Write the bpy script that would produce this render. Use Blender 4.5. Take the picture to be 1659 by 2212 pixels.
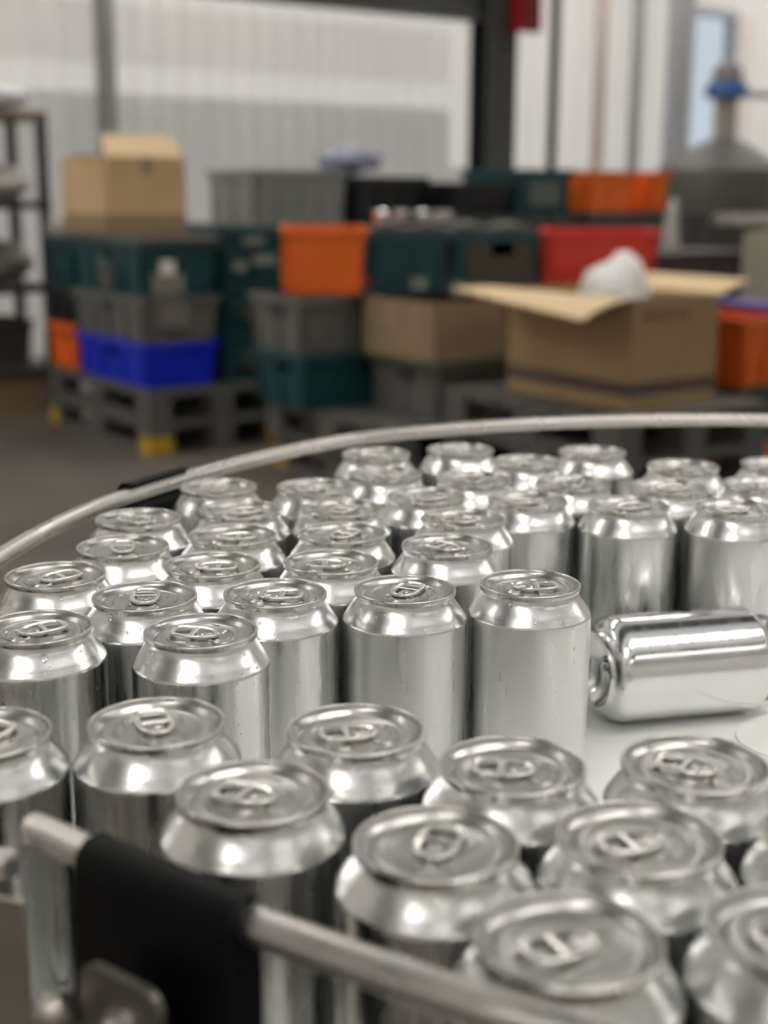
import bpy, bmesh, math, random
from mathutils import Vector, Matrix

# ------------------------------------------------------------------ clear
for o in list(bpy.data.objects):
    bpy.data.objects.remove(o, do_unlink=True)
scene = bpy.context.scene
col = scene.collection
random.seed(7)
PI = math.pi

# ------------------------------------------------------------------ camera
TABLE_Z = 0.95                     # top of the accumulation table
CAN_H = 0.1152
CAM_Z = TABLE_Z + CAN_H + 0.2057
PITCH, ROLL = 0.2333656, 0.0057889
cam_data = bpy.data.cameras.new('camera')
cam = bpy.data.objects.new('camera', cam_data)
col.objects.link(cam)
cam.matrix_world = (Matrix.Translation((0, 0, CAM_Z)) @ Matrix.Rotation(PI/2 - PITCH, 4, 'X')
                    @ Matrix.Rotation(ROLL, 4, 'Z'))
cam_data.sensor_fit = 'VERTICAL'
cam_data.sensor_height = 36.0
cam_data.lens = 2950.0 / 2212.0 * 36.0
cam_data.clip_start, cam_data.clip_end = 0.02, 100
cam_data.dof.use_dof = True
cam_data.dof.focus_distance = 0.685
cam_data.dof.aperture_fstop = 6.0
scene.camera = cam

# ------------------------------------------------------------------ world, exposure
world = bpy.data.worlds.new('World')
scene.world = world
world.use_nodes = True
bg = world.node_tree.nodes['Background']
bg.inputs['Color'].default_value = (0.84, 0.91, 1.0, 1)
bg.inputs['Strength'].default_value = 0.60
scene.view_settings.view_transform = 'Standard'
scene.view_settings.look = 'None'
scene.view_settings.gamma = 1.0
scene.view_settings.use_curve_mapping = False
scene.view_settings.exposure = 0.70
LAMP_STRENGTH = 14.0
FILL_PANEL_STRENGTH = 0.20
LAMP_COLOR = (1.0, 0.965, 0.90)

# ------------------------------------------------------------------ room frame
# the hall is turned 36 degrees against the view; a runs along the back wall, b towards it
TH = math.radians(36)
E1 = Vector((math.cos(TH), math.sin(TH), 0)); E2 = Vector((-math.sin(TH), math.cos(TH), 0))
ORG = Vector((-1.1318, 6.4911, 0))
def W(a, b, z=0.0):
    return ORG + E1*a + E2*b + Vector((0, 0, z))

# ------------------------------------------------------------------ materials
MATS = {}
def mat(name, color, rough=0.5, metal=0.0, vary=0.0, vscale=8.0, bump=0.0, bscale=60.0, rvary=0.0,
        stretch=(1, 1, 1), emit=None, spec=0.5, coat=0.0):
    if name in MATS: return MATS[name]
    m = bpy.data.materials.new(name); m.use_nodes = True
    nt = m.node_tree; b = nt.nodes['Principled BSDF']
    c = tuple(color) + (1,)
    b.inputs['Base Color'].default_value = c
    b.inputs['Roughness'].default_value = rough
    b.inputs['Metallic'].default_value = metal
    b.inputs['Specular IOR Level'].default_value = spec
    b.inputs['Coat Weight'].default_value = coat
    if emit:
        b.inputs['Emission Color'].default_value = c
        b.inputs['Emission Strength'].default_value = emit
    if vary or bump or rvary:
        tc = nt.nodes.new('ShaderNodeTexCoord'); mp = nt.nodes.new('ShaderNodeMapping')
        mp.inputs['Scale'].default_value = stretch
        nt.links.new(tc.outputs['Object'], mp.inputs['Vector'])
    if vary or rvary:
        n = nt.nodes.new('ShaderNodeTexNoise'); n.inputs['Scale'].default_value = vscale
        n.inputs['Detail'].default_value = 5
        nt.links.new(mp.outputs['Vector'], n.inputs['Vector'])
    if vary:
        r = nt.nodes.new('ShaderNodeMapRange'); r.inputs[1].default_value = 0.3; r.inputs[2].default_value = 0.7
        r.inputs[3].default_value = 1 - vary; r.inputs[4].default_value = 1 + vary*0.6
        nt.links.new(n.outputs['Fac'], r.inputs[0])
        mx = nt.nodes.new('ShaderNodeVectorMath'); mx.operation = 'SCALE'
        mx.inputs[0].default_value = color
        nt.links.new(r.outputs[0], mx.inputs['Scale'])
        nt.links.new(mx.outputs[0], b.inputs['Base Color'])
    if rvary:
        r2 = nt.nodes.new('ShaderNodeMapRange'); r2.inputs[1].default_value = 0.3; r2.inputs[2].default_value = 0.7
        r2.inputs[3].default_value = max(0.02, rough - rvary); r2.inputs[4].default_value = rough + rvary
        nt.links.new(n.outputs['Fac'], r2.inputs[0]); nt.links.new(r2.outputs[0], b.inputs['Roughness'])
    if bump:
        n2 = nt.nodes.new('ShaderNodeTexNoise'); n2.inputs['Scale'].default_value = bscale
        nt.links.new(mp.outputs['Vector'], n2.inputs['Vector'])
        bp = nt.nodes.new('ShaderNodeBump'); bp.inputs['Strength'].default_value = bump
        bp.inputs['Distance'].default_value = 0.002
        nt.links.new(n2.outputs['Fac'], bp.inputs['Height']); nt.links.new(bp.outputs[0], b.inputs['Normal'])
    MATS[name] = m
    return m

def can_body_material():
    """bare drawn aluminium: fine rings round the wall, vertical streaks of dried and running water"""
    m = bpy.data.materials.new('can_aluminium'); m.use_nodes = True
    nt = m.node_tree; b = nt.nodes['Principled BSDF']; N = nt.nodes.new; L = nt.links.new
    b.inputs['Metallic'].default_value = 1.0
    b.inputs['Base Color'].default_value = (0.74, 0.745, 0.74, 1)
    tc = N('ShaderNodeTexCoord'); oi = N('ShaderNodeObjectInfo')
    sep = N('ShaderNodeSeparateXYZ'); L(tc.outputs['Object'], sep.inputs[0])
    at2 = N('ShaderNodeMath'); at2.operation = 'ARCTAN2'; L(sep.outputs['Y'], at2.inputs[0]); L(sep.outputs['X'], at2.inputs[1])
    off = N('ShaderNodeMath'); off.operation = 'MULTIPLY'; off.inputs[1].default_value = 37.0; L(oi.outputs['Random'], off.inputs[0])
    # streak coordinate: (angle, offset, z*small)
    zs = N('ShaderNodeMath'); zs.operation = 'MULTIPLY'; zs.inputs[1].default_value = 5.0; L(sep.outputs['Z'], zs.inputs[0])
    cx = N('ShaderNodeCombineXYZ'); L(at2.outputs[0], cx.inputs[0]); L(off.outputs[0], cx.inputs[1]); L(zs.outputs[0], cx.inputs[2])
    n = N('ShaderNodeTexNoise'); n.inputs['Scale'].default_value = 4.6; n.inputs['Detail'].default_value = 4
    L(cx.outputs[0], n.inputs['Vector'])
    rr = N('ShaderNodeMapRange'); rr.inputs[1].default_value = 0.36; rr.inputs[2].default_value = 0.62
    rr.inputs[3].default_value = 0.0; rr.inputs[4].default_value = 0.16
    L(n.outputs['Fac'], rr.inputs[0])
    fog = N('ShaderNodeAttribute'); fog.attribute_type = 'OBJECT'; fog.attribute_name = 'fog'      # misted cans are duller
    fr_ = N('ShaderNodeMath'); fr_.operation = 'MULTIPLY_ADD'; fr_.inputs[1].default_value = 0.17; fr_.inputs[2].default_value = 0.15; L(fog.outputs['Fac'], fr_.inputs[0])
    sm_ = N('ShaderNodeMath'); sm_.operation = 'ADD'; L(fr_.outputs[0], sm_.inputs[0]); L(rr.outputs[0], sm_.inputs[1])
    gt = N('ShaderNodeMath'); gt.operation = 'GREATER_THAN'; gt.inputs[1].default_value = CAN_H - .0162; L(sep.outputs['Z'], gt.inputs[0])
    mr = N('ShaderNodeMix'); mr.data_type = 'FLOAT'; L(gt.outputs[0], mr.inputs['Factor']); L(sm_.outputs[0], mr.inputs['A']); mr.inputs['B'].default_value = 0.265
    L(mr.outputs['Result'], b.inputs['Roughness'])
    # fine rings
    zr = N('ShaderNodeMath'); zr.operation = 'MULTIPLY'; zr.inputs[1].default_value = 2600.0; L(sep.outputs['Z'], zr.inputs[0])
    c2 = N('ShaderNodeCombineXYZ'); L(zr.outputs[0], c2.inputs[2]); L(off.outputs[0], c2.inputs[1])
    an = N('ShaderNodeMath'); an.operation = 'MULTIPLY'; an.inputs[1].default_value = 1.5; L(at2.outputs[0], an.inputs[0]); L(an.outputs[0], c2.inputs[0])
    n2 = N('ShaderNodeTexNoise'); n2.inputs['Scale'].default_value = 1.0; n2.inputs['Detail'].default_value = 2
    L(c2.outputs[0], n2.inputs['Vector'])
    bp = N('ShaderNodeBump'); bp.inputs['Strength'].default_value = 0.10; bp.inputs['Distance'].default_value = 0.0002
    L(n2.outputs['Fac'], bp.inputs['Height']); L(bp.outputs[0], b.inputs['Normal'])
    return m

M_CAN = can_body_material()
M_LYING = mat('can_aluminium_dry', (0.84, 0.845, 0.85), 0.18, 1.0, rvary=0.06, vscale=40, stretch=(1, 1, 6))
M_LID = mat('lid_aluminium', (0.47, 0.466, 0.458), 0.29, 1.0, rvary=0.03, vscale=60)
M_RIM = mat('seam_aluminium', (0.58, 0.57, 0.55), 0.30, 1.0, rvary=0.06, vscale=120)
M_TAB = mat('tab_aluminium', (0.80, 0.79, 0.76), 0.20, 1.0, rvary=0.03, vscale=60)
M_INK = mat('date_code_ink', (0.03, 0.03, 0.10), 0.6)
M_STEEL = mat('brushed_steel', (0.62, 0.60, 0.57), 0.30, 1.0, rvary=0.06, vscale=40)
M_PLATE = mat('bracket_steel', (0.50, 0.47, 0.43), 0.42, 1.0, vary=0.12, vscale=25, rvary=0.08)
M_BLACK = mat('black_plastic', (0.002, 0.002, 0.0025), 0.42, spec=0.14, bump=0.05, bscale=300)
M_WHITE_TOP = mat('white_table_plastic', (0.90, 0.91, 0.90), 0.35, vary=0.05, vscale=6, rvary=0.08)
M_DISC = mat('white_disc_plastic', (0.93, 0.93, 0.92), 0.45, vary=0.02, vscale=20)

def water_material():
    m = bpy.data.materials.new('water'); m.use_nodes = True
    b = m.node_tree.nodes['Principled BSDF']
    b.inputs['Base Color'].default_value = (0.97, 0.98, 1, 1)
    b.inputs['Roughness'].default_value = 0.02
    b.inputs['IOR'].default_value = 1.33
    b.inputs['Transmission Weight'].default_value = 1.0
    return m
M_WATER = water_material()

# ------------------------------------------------------------------ mesh helpers
class MB:
    def __init__(s): s.v = []; s.f = []
    def add(s, verts, faces):
        k = len(s.v); s.v += [tuple(p) for p in verts]; s.f += [tuple(i + k for i in q) for q in faces]; return s
    def box(s, x0, x1, y0, y1, z0, z1):
        v = [(x0,y0,z0),(x1,y0,z0),(x1,y1,z0),(x0,y1,z0),(x0,y0,z1),(x1,y0,z1),(x1,y1,z1),(x0,y1,z1)]
        return s.add(v, [(3,2,1,0),(4,5,6,7),(0,1,5,4),(1,2,6,5),(2,3,7,6),(3,0,4,7)])
    def frustum(s, b0, b1, z0, z1):            # two rectangles (x0,x1,y0,y1)
        v = []
        for (x0,x1,y0,y1), z in ((b0,z0),(b1,z1)):
            v += [(x0,y0,z),(x1,y0,z),(x1,y1,z),(x0,y1,z)]
        return s.add(v, [(3,2,1,0),(4,5,6,7),(0,1,5,4),(1,2,6,5),(2,3,7,6),(3,0,4,7)])
    def lathe(s, prof, n=64, cap0=False, cap1=False):
        k = len(prof); v = []
        for r, z in prof:
            for i in range(n):
                t = 2*PI*i/n; v.append((r*math.cos(t), r*math.sin(t), z))
        f = []
        for j in range(k-1):
            for i in range(n):
                i2 = (i+1) % n
                f.append((j*n+i, j*n+i2, (j+1)*n+i2, (j+1)*n+i))
        if cap0: f.append(tuple(range(n-1, -1, -1)))
        if cap1: f.append(tuple((k-1)*n+i for i in range(n)))
        return s.add(v, f)
    def tube(s, path, r, n=12, closed=False, caps=True, rz=None):
        path = [Vector(p) for p in path]; m = len(path); v = []; rz = rz or r
        prev = None
        for i, p in enumerate(path):
            a = path[(i-1) % m] if (closed or i > 0) else p
            b = path[(i+1) % m] if (closed or i < m-1) else p
            t = (b-a).normalized()
            up = Vector((0,0,1)) if abs(t.z) < 0.95 else Vector((1,0,0))
            sx = t.cross(up).normalized(); sy = sx.cross(t).normalized()
            for j in range(n):
                q = 2*PI*j/n
                v.append(p + sx*(r*math.cos(q)) + sy*(rz*math.sin(q)))
        f = []
        for i in range(m if closed else m-1):
            i2 = (i+1) % m
            for j in range(n):
                j2 = (j+1) % n
                f.append((i*n+j, i2*n+j, i2*n+j2, i*n+j2))
        if caps and not closed:
            f.append(tuple(range(n))); f.append(tuple((m-1)*n+j for j in range(n-1, -1, -1)))
        return s.add(v, f)
    def prism(s, poly, z0, z1):
        n = len(poly)
        v = [(x,y,z0) for x,y in poly] + [(x,y,z1) for x,y in poly]
        f = [tuple(range(n-1,-1,-1)), tuple(range(n,2*n))]
        for i in range(n): f.append((i,(i+1)%n,n+(i+1)%n,n+i))
        return s.add(v, f)
    def sweep(s, prof, path, outs, closed=False):
        """prof: closed list (u outward, w up); path: points; outs: outward unit vectors"""
        n = len(prof); m = len(path); v = []
        for p, o in zip(path, outs):
            for u, w in prof: v.append(Vector(p) + Vector(o)*u + Vector((0,0,w)))
        f = []
        for i in range(m if closed else m-1):
            i2 = (i+1) % m
            for j in range(n):
                f.append((i*n+j, i*n+(j+1)%n, i2*n+(j+1)%n, i2*n+j))
        if not closed:
            f.append(tuple(range(n-1,-1,-1))); f.append(tuple((m-1)*n+j for j in range(n)))
        return s.add(v, f)
    def mesh(s, name, material, smooth=False, angle=35, fix=True):
        me = bpy.data.meshes.new(name); me.from_pydata([tuple(p) for p in s.v], [], s.f)
        if fix:
            bm = bmesh.new(); bm.from_mesh(me); bmesh.ops.recalc_face_normals(bm, faces=bm.faces); bm.to_mesh(me); bm.free()
        me.materials.append(material)
        if smooth:
            for p in me.polygons: p.use_smooth = True
            me.set_sharp_from_angle(angle=math.radians(angle))
        me.update(); return me
    def build(s, name, material, parent=None, smooth=False, angle=35, loc=None, rz=None):
        o = link(name, s.mesh(name, material, smooth, angle), parent)
        if loc is not None: o.location = loc
        if rz is not None: o.rotation_euler = (0,0,rz)
        return o

def link(name, me, parent=None):
    o = bpy.data.objects.new(name, me); col.objects.link(o)
    if parent is not None: o.parent = parent
    return o
def empty(name, loc=(0,0,0), rz=0.0):
    o = bpy.data.objects.new(name, None); col.objects.link(o)
    o.empty_display_size = 0.02; o.location = loc; o.rotation_euler = (0,0,rz); return o
def tag(o, label=None, cat=None, group=None, kind=None):
    if label: o['label'] = label
    if cat: o['category'] = cat
    if group: o['group'] = group
    if kind: o['kind'] = kind
    return o
def copy_tree(o, parent=None):
    c = o.copy(); col.objects.link(c); c.parent = parent
    for ch in list(o.children): copy_tree(ch, c)
    return c

# ================================================================== the hall
A0, A1, B0, B1, CEIL = -7.0, 11.0, -11.0, 4.0, 4.6
M_FLOOR = mat('concrete_floor', (0.082, 0.071, 0.060), 0.55, vary=0.35, vscale=1.6, bump=0.3, bscale=30)
M_CEIL = mat('ceiling_sheet', (0.30, 0.298, 0.292), 0.7, vary=0.05, vscale=1)
def translucent_sheet(name, color, through, tint):
    m = bpy.data.materials.new(name); m.use_nodes = True; nt = m.node_tree
    b = nt.nodes['Principled BSDF']; b.inputs['Base Color'].default_value = color + (1,); b.inputs['Roughness'].default_value = .5
    tr = nt.nodes.new('ShaderNodeBsdfTranslucent'); tr.inputs['Color'].default_value = tint + (1,)
    tc = nt.nodes.new('ShaderNodeTexCoord'); n = nt.nodes.new('ShaderNodeTexNoise'); n.inputs['Scale'].default_value = .9
    nt.links.new(tc.outputs['Object'], n.inputs['Vector'])
    r = nt.nodes.new('ShaderNodeMapRange'); r.inputs[3].default_value = through*.8; r.inputs[4].default_value = through*1.2
    nt.links.new(n.outputs['Fac'], r.inputs[0])
    mx = nt.nodes.new('ShaderNodeMixShader'); nt.links.new(r.outputs[0], mx.inputs[0])
    nt.links.new(b.outputs[0], mx.inputs[1]); nt.links.new(tr.outputs[0], mx.inputs[2])
    nt.links.new(mx.outputs[0], nt.nodes['Material Output'].inputs['Surface'])
    return m
# daylight glows through the plastic wall sheets: dull at the bottom, clearer strips higher up
M_SHEET = {'low': translucent_sheet('wall_sheet_dull', (.60, .585, .56), .24, (.90, .82, .73)),
           'mid': translucent_sheet('wall_sheet_pale', (.68, .66, .62), .42, (.97, .87, .76)),
           'clear': translucent_sheet('wall_sheet_clear', (.74, .72, .68), .58, (1.0, .90, .79))}
M_GIRT = mat('girt_white', (0.84, 0.82, 0.78), 0.5, vary=0.04, vscale=2)
M_WALLPLAIN = mat('wall_plain', (0.80, 0.785, 0.76), 0.6, vary=0.06, vscale=0.8)
M_DARKSTEEL = mat('painted_column', (0.06, 0.061, 0.059), 0.5, vary=0.15, vscale=4)
M_BEAM = mat('painted_beam', (0.13, 0.132, 0.122), 0.5, vary=0.12, vscale=3)

def hall_box(name, a0, a1, b0, b1, z0, z1, m, kind='structure', parent=None):
    mb = MB().box(0, a1-a0, 0, b1-b0, 0, z1-z0)
    o = mb.build(name, m, parent)
    if parent is None:
        o.location = W(a0, b0, z0); o.rotation_euler = (0,0,TH)
        tag(o, kind=kind)
    else:
        o.location = (a0, b0, z0)
    return o
fl = hall_box('floor', A0-.2, A1+.2, B0-.2, B1+.2, -0.2, 0.0, M_FLOOR)
tag(fl, 'brown-grey concrete hall floor', 'floor')
tag(hall_box('ceiling', A0-.2, A1+.2, B0-.2, B1+.2, CEIL, CEIL+.15, M_CEIL), 'pale sheet ceiling of the hall', 'ceiling')
tag(hall_box('wall_left', A0-.2, A0, B0, B1, 0, CEIL, M_WALLPLAIN), 'plain pale wall at the end of the hall', 'wall')
tag(hall_box('wall_right', A1, A1+.2, B0, B1, 0, CEIL, M_WALLPLAIN), 'plain pale wall at the far end', 'wall')
tag(hall_box('wall_front', A0-.2, A1+.2, B0-.2, B0, 0, CEIL, M_WALLPLAIN), 'plain pale wall behind the canning table', 'wall')

# back wall: corrugated sheets, each one an object of its own, on a root; a gap for the window
wall = empty('wall_back', W(A0, B1, 0), TH)
tag(wall, 'pale ribbed metal sheet wall behind the stacked crates', 'wall', kind='structure')
WIN = (8.02, 8.66, 1.45, 3.0)     # window: a0,a1,z0,z1
def sheet_mesh(w, h, kind):
    ribs = 5; pit = w/ribs; pts = []
    for k in range(ribs):
        x = k*pit
        pts += [(x, 0.0), (x+pit*.50, 0.0), (x+pit*.62, -.035), (x+pit*.88, -.035)]
    pts.append((w, 0.0))
    v = [(x, y, 0) for x, y in pts] + [(x, y, h) for x, y in pts]
    n = len(pts); f = [(i, i+1, n+i+1, n+i) for i in range(n-1)]
    return MB().add(v, f).mesh('wall_sheet', M_SHEET[kind], fix=False)
tiers = [(0.0, 1.45, 'low'), (1.45, 1.95, 'low'), (1.95, 2.16, 'clear'), (2.16, 2.60, 'mid'), (2.60, 2.84, 'clear'), (2.84, 3.0, 'mid'), (3.0, CEIL, 'mid')]
sm = {}
for i in range(18):
    for (z0, z1, kind) in tiers:
        a = A0 + i
        if a >= 5 and z0 > 1 and kind != 'clear': kind = 'clear'
        segs = [(a, a+1.0)]
        if 1.4 < z0 < 2.99 and a < WIN[1] and a+1 > WIN[0]:
            segs = [(s0, s1) for s0, s1 in ((a, min(a+1, WIN[0])), (max(a, WIN[1]), a+1)) if s1 - s0 > .02]
        for s0, s1 in segs:
            key = (round(s1-s0, 3), round(z1-z0, 3), kind)
            if key not in sm: sm[key] = sheet_mesh(*key)
            o = link('wall_sheet', sm[key], wall); o.location = (s0-A0, 0, z0)
# window
win = empty('window_1', W(WIN[0], B1-.06, WIN[2]), TH)
tag(win, 'tall narrow window letting in bluish daylight', 'window', kind='structure')
ww, wh = WIN[1]-WIN[0], WIN[3]-WIN[2]
M_FRAME = mat('window_frame', (0.45, 0.46, 0.50), 0.5)
for (x0, x1, z0, z1) in ((-.05, .03, -.05, wh+.05), (ww-.03, ww+.05, -.05, wh+.05), (.03, ww-.03, -.05, .03), (.03, ww-.03, wh-.03, wh+.05)):
    MB().box(x0, x1, -.03, .10, z0, z1).build('window_frame', M_FRAME, win)
gm = bpy.data.materials.new('window_glass'); gm.use_nodes = True
gb = gm.node_tree.nodes['Principled BSDF']; gb.inputs['Transmission Weight'].default_value = 1; gb.inputs['Roughness'].default_value = .0
gb.inputs['IOR'].default_value = 1.05; gb.inputs['Base Color'].default_value = (.68, .70, .70, 1)
MB().box(.03, ww-.03, .05, .056, .03, wh-.03).build('pane', gm, win)

# steel frame: column, beam, wall post, thin pole, pipe
def h_profile(name, a, b, z0, z1, w, d, t, m):
    mb = MB(); mb.box(-w/2, w/2, -d/2, -d/2+t, 0, z1-z0); mb.box(-w/2, w/2, d/2-t, d/2, 0, z1-z0); mb.box(-t/2, t/2, -d/2+t, d/2-t, 0, z1-z0)
    return mb.build(name, m, loc=W(a, b, z0), rz=TH)
o = h_profile('steel_column', 4.82, 3.2, 0, CEIL, .30, .26, .03, M_DARKSTEEL)
tag(o, 'dark grey steel column standing before the ribbed wall', 'column', kind='structure')
bm_ = MB(); 
for (y0, y1, z0, z1) in ((-.10, .10, 0, .03), (-.10, .10, .27, .30), (-.012, .012, .03, .27)): bm_.box(-9.5, -.16, y0, y1, z0, z1)
bo = bm_.build('steel_beam', M_BEAM, loc=W(4.82, 3.2, 2.60), rz=TH)
tag(bo, 'grey horizontal steel beam running into the dark column', 'beam', kind='structure')
o = h_profile('wall_post', 1.62, 3.82, 0, CEIL, .10, .14, .02, mat('grey_post', (.34,.34,.33), .5))
tag(o, 'grey post on the ribbed wall behind the cardboard box', 'post', kind='structure')
o = MB().tube([(0,0,0),(0,0,CEIL)], .036, 16).build('black_pole', mat('black_paint', (.018,.018,.018), .45), smooth=True, loc=W(4.40, 2.0, 0))
tag(o, 'thin black vertical pole right of the dark column', 'pole', kind='structure')
for a, m, r, lb in ((6.62, mat('pink_pipe', (.62,.52,.47), .5), .06, 'pale pinkish wall pipe running floor to ceiling'), (7.11, mat('grey_pipe', (.38,.38,.37), .5), .06, 'grey wall pipe beside the pinkish pipe'), (7.62, mat('grey_duct', (.42,.43,.46), .5), .13, 'wide bluish grey duct beside the window')):
    o = MB().tube([(0,0,0),(0,0,CEIL)], r, 14).build('wall_pipe', m, smooth=True, loc=W(a, B1-.16-r, 0)); tag(o, lb, 'pipe', kind='structure')
M_RED = mat('red_plastic', (.50, .035, .025), .45, vary=.1, vscale=6)
al = empty('alarm_box', W(4.98, 2.93, 2.52), TH); tag(al, 'dark red alarm box fixed high on the dark column', 'alarm')
MB().box(-.10, .12, 0, .12, 0, .32).build('housing', mat('dark_red', (.30,.006,.012), .4), al)
MB().box(-.05, .07, -.02, 0, .12, .24).build('front_cover', mat('dark_red2', (.24,.006,.01), .3), al)

# glowing strips added under the ceiling as broad soft fill light
M_FILL_PANEL = mat('fill_panel_glow', (.93, .97, 1.0), .5, emit=FILL_PANEL_STRENGTH)
for b in (-10.4, -8.3, -5.95, -3.4, -.75, 1.85):
    o = hall_box('window_%d' % (2 + int((b+10.5)/2.2)), A0+.4, A1-.4, b-.55, b+.55, CEIL-.02, CEIL-.002, M_FILL_PANEL)
    tag(o, 'long glowing fill-light strip added under the ceiling', 'window')
# ------------------------------------------------------------------ ceiling lamps
M_LAMP = mat('lamp_tube', LAMP_COLOR, .5, emit=LAMP_STRENGTH)
M_HOUS = mat('lamp_housing', (.40,.40,.39), .5)
def ceiling_lamp(a, b, first=[None]):
    if first[0] is None:
        r = empty('ceiling_lamp'); tag(r, 'long white fluorescent batten lamp under the ceiling', 'lamp', 'ceiling lamps of the hall')
        MB().box(-1.3, 1.3, -.13, .13, .03, .10).build('housing', M_HOUS, r)
        for sg in (-1, 1):  # skirts and end pieces added to hide the tubes at low angles
            MB().add([(-1.32, sg*.13, .10), (1.32, sg*.13, .10), (1.32, sg*.21, -.27), (-1.32, sg*.21, -.27), (-1.32, sg*.14, .10), (1.32, sg*.14, .10), (1.32, sg*.22, -.27), (-1.32, sg*.22, -.27)],
                     [(0,1,2,3),(7,6,5,4),(3,2,6,7),(0,4,5,1),(0,3,7,4),(1,5,6,2)]).build('cutoff_skirt', M_HOUS, r)
            MB().box(sg*1.32-.01, sg*1.32+.01, -.21, .21, -.27, .10).build('cutoff_end', M_HOUS, r)
        for y in (-.07, .07): MB().tube([(-1.25, y, 0), (1.25, y, 0)], .048, 10).build('lamp_tube', M_LAMP, r)
        first[0] = r
    else: r = copy_tree(first[0])
    r.location = W(a, b, CEIL-.22); r.rotation_euler = (0,0,TH)
for a in (-5.2, -1.6, 2.0, 5.6, 9.2):
    for b in (-9.6, -6.9, -2.3, .5, 3.1): ceiling_lamp(a, b)

# ================================================================== canning table
TC = Vector((0.305, 0.765)); TR = 0.535
tb = empty('rotary_table', (TC.x, TC.y, 0)); tag(tb, 'round white-topped accumulation table carrying the silver cans', 'table')
MB().lathe([(.0001, TABLE_Z-.02), (TR-.003, TABLE_Z-.02), (TR, TABLE_Z-.017), (TR, TABLE_Z-.003), (TR-.003, TABLE_Z), (.0001, TABLE_Z)], 128).build('table_top', M_WHITE_TOP, tb, True)
MB().lathe([(TR-.05, TABLE_Z-.10), (TR-.02, TABLE_Z-.10), (TR-.02, TABLE_Z-.021), (TR-.05, TABLE_Z-.021), (TR-.05, TABLE_Z-.10)], 96).build('apron', M_STEEL, tb, True)
MB().lathe([(.0001, TABLE_Z-.021), (.09, TABLE_Z-.021), (.09, .10), (.0001, .10)], 32).build('pedestal', M_PLATE, tb, True)
MB().lathe([(.0001, .0), (.34, .0), (.34, .02), (.10, .10), (.0001, .10)], 48).build('base', M_PLATE, tb, True)
for k in range(4):
    t = PI/4 + k*PI/2
    MB().tube([(.45*math.cos(t), .45*math.sin(t), 0), (.47*math.cos(t), .47*math.sin(t), TABLE_Z-.10)], .022, 12).build('leg', M_STEEL, tb, True)
# white disc lying beside the toppled can
d = MB().lathe([(.0001, 0), (.031, 0), (.0315, .0006), (.031, .0012), (.0001, .0012)], 64).build('plastic_disc', M_DISC, smooth=True, loc=(.2435, .7640, TABLE_Z))
tag(d, 'thin round white plastic disc lying on the white table top', 'disc')
# infeed plate outside the disc, where cans come on to the table
arc = []
for k in range(13):
    t = math.radians(188 + k*3.2); arc.append((TC.x + (TR+.004)*math.cos(t), TC.y + (TR+.004)*math.sin(t)))
poly = arc + [(arc[-1][0]-.02, arc[-1][1]-.02), (-.30, .43), (-.33, arc[0][1])]
ip = empty('infeed_plate', (0, 0, 0)); tag(ip, 'steel infeed plate joining the round table beside the clamp', 'plate')
MB().prism(poly, TABLE_Z-.004, TABLE_Z).build('plate', M_PLATE, ip)
MB().tube([(-.24, .56, 0), (-.24, .56, TABLE_Z-.004)], .02, 12).build('leg', M_STEEL, ip, True)
MB().tube([(-.22, .47, 0), (-.22, .47, TABLE_Z-.004)], .02, 12).build('leg', M_STEEL, ip, True)

# ---- guide rails
LIDZ = TABLE_Z + CAN_H
def catmull(pts, n=10):
    P = [Vector(p) for p in pts]; P = [2*P[0]-P[1]] + P + [2*P[-1]-P[-2]]; out = []
    for i in range(1, len(P)-2):
        for k in range(n):
            t = k/n
            out.append(0.5*((2*P[i]) + (P[i+1]-P[i-1])*t + (2*P[i-1]-5*P[i]+4*P[i+1]-P[i+2])*t*t + (3*P[i]-P[i-1]-3*P[i+1]+P[i+2])*t**3))
    out.append(P[-2]); return out
RB_Z, RF_Z = CAM_Z - 0.211, CAM_Z - 0.2065
kb, kf = 211/205, 206.5/205
back_pts = [(-222,690),(-217,746),(-205,812),(-187,872),(-163,926),(-134,980),(-102,1031),(-62,1085),(-15,1133),(61,1176),(143,1209),(253,1231),(347,1233),(450,1215),(560,1170),(660,1095)]
front_pts = [(-114,411),(-102,402),(-72,378),(-40,354.5),(-8,333.5),(22,315),(35,307.5),(80,286),(130,268),(200,252),(280,245),(380,252)]
R_RAIL = 0.0056
def rail_obj(name, pts, k, z, label):
    path = catmull([(x*k/1000, y*k/1000, z) for x, y in pts])
    o = MB().tube(path, R_RAIL, 20).build(name, M_STEEL, smooth=True, angle=50); tag(o, label, 'guide rail'); return path, o
def rounded_end(path):
    return path
bpath, _ = rail_obj('guide_rail', back_pts, kb, RB_Z, 'curved steel guide rail round the far side of the table')
fpath = catmull([(x*kf/1000, y*kf/1000, RF_Z) for x, y in front_pts])
fr = empty('guide_rail', (fpath[0].x, fpath[0].y, RF_Z)); tag(fr, 'steel guide rail held by the black clamp, with a free rounded end', 'guide rail')
MB().tube([p - fpath[0] for p in fpath], R_RAIL, 24).build('tube', M_STEEL, fr, True, 50)
dd = (fpath[1]-fpath[0]).normalized()
cap = MB().lathe([(R_RAIL*math.cos(q), R_RAIL*.55*math.sin(q)) for q in [k*PI/2/6 for k in range(6)]] + [(.00005, R_RAIL*.55)], 24).build('end_cap', M_STEEL, fr, True, 60)
cap.rotation_euler = (-dd).to_track_quat('Z', 'Y').to_euler()

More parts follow.
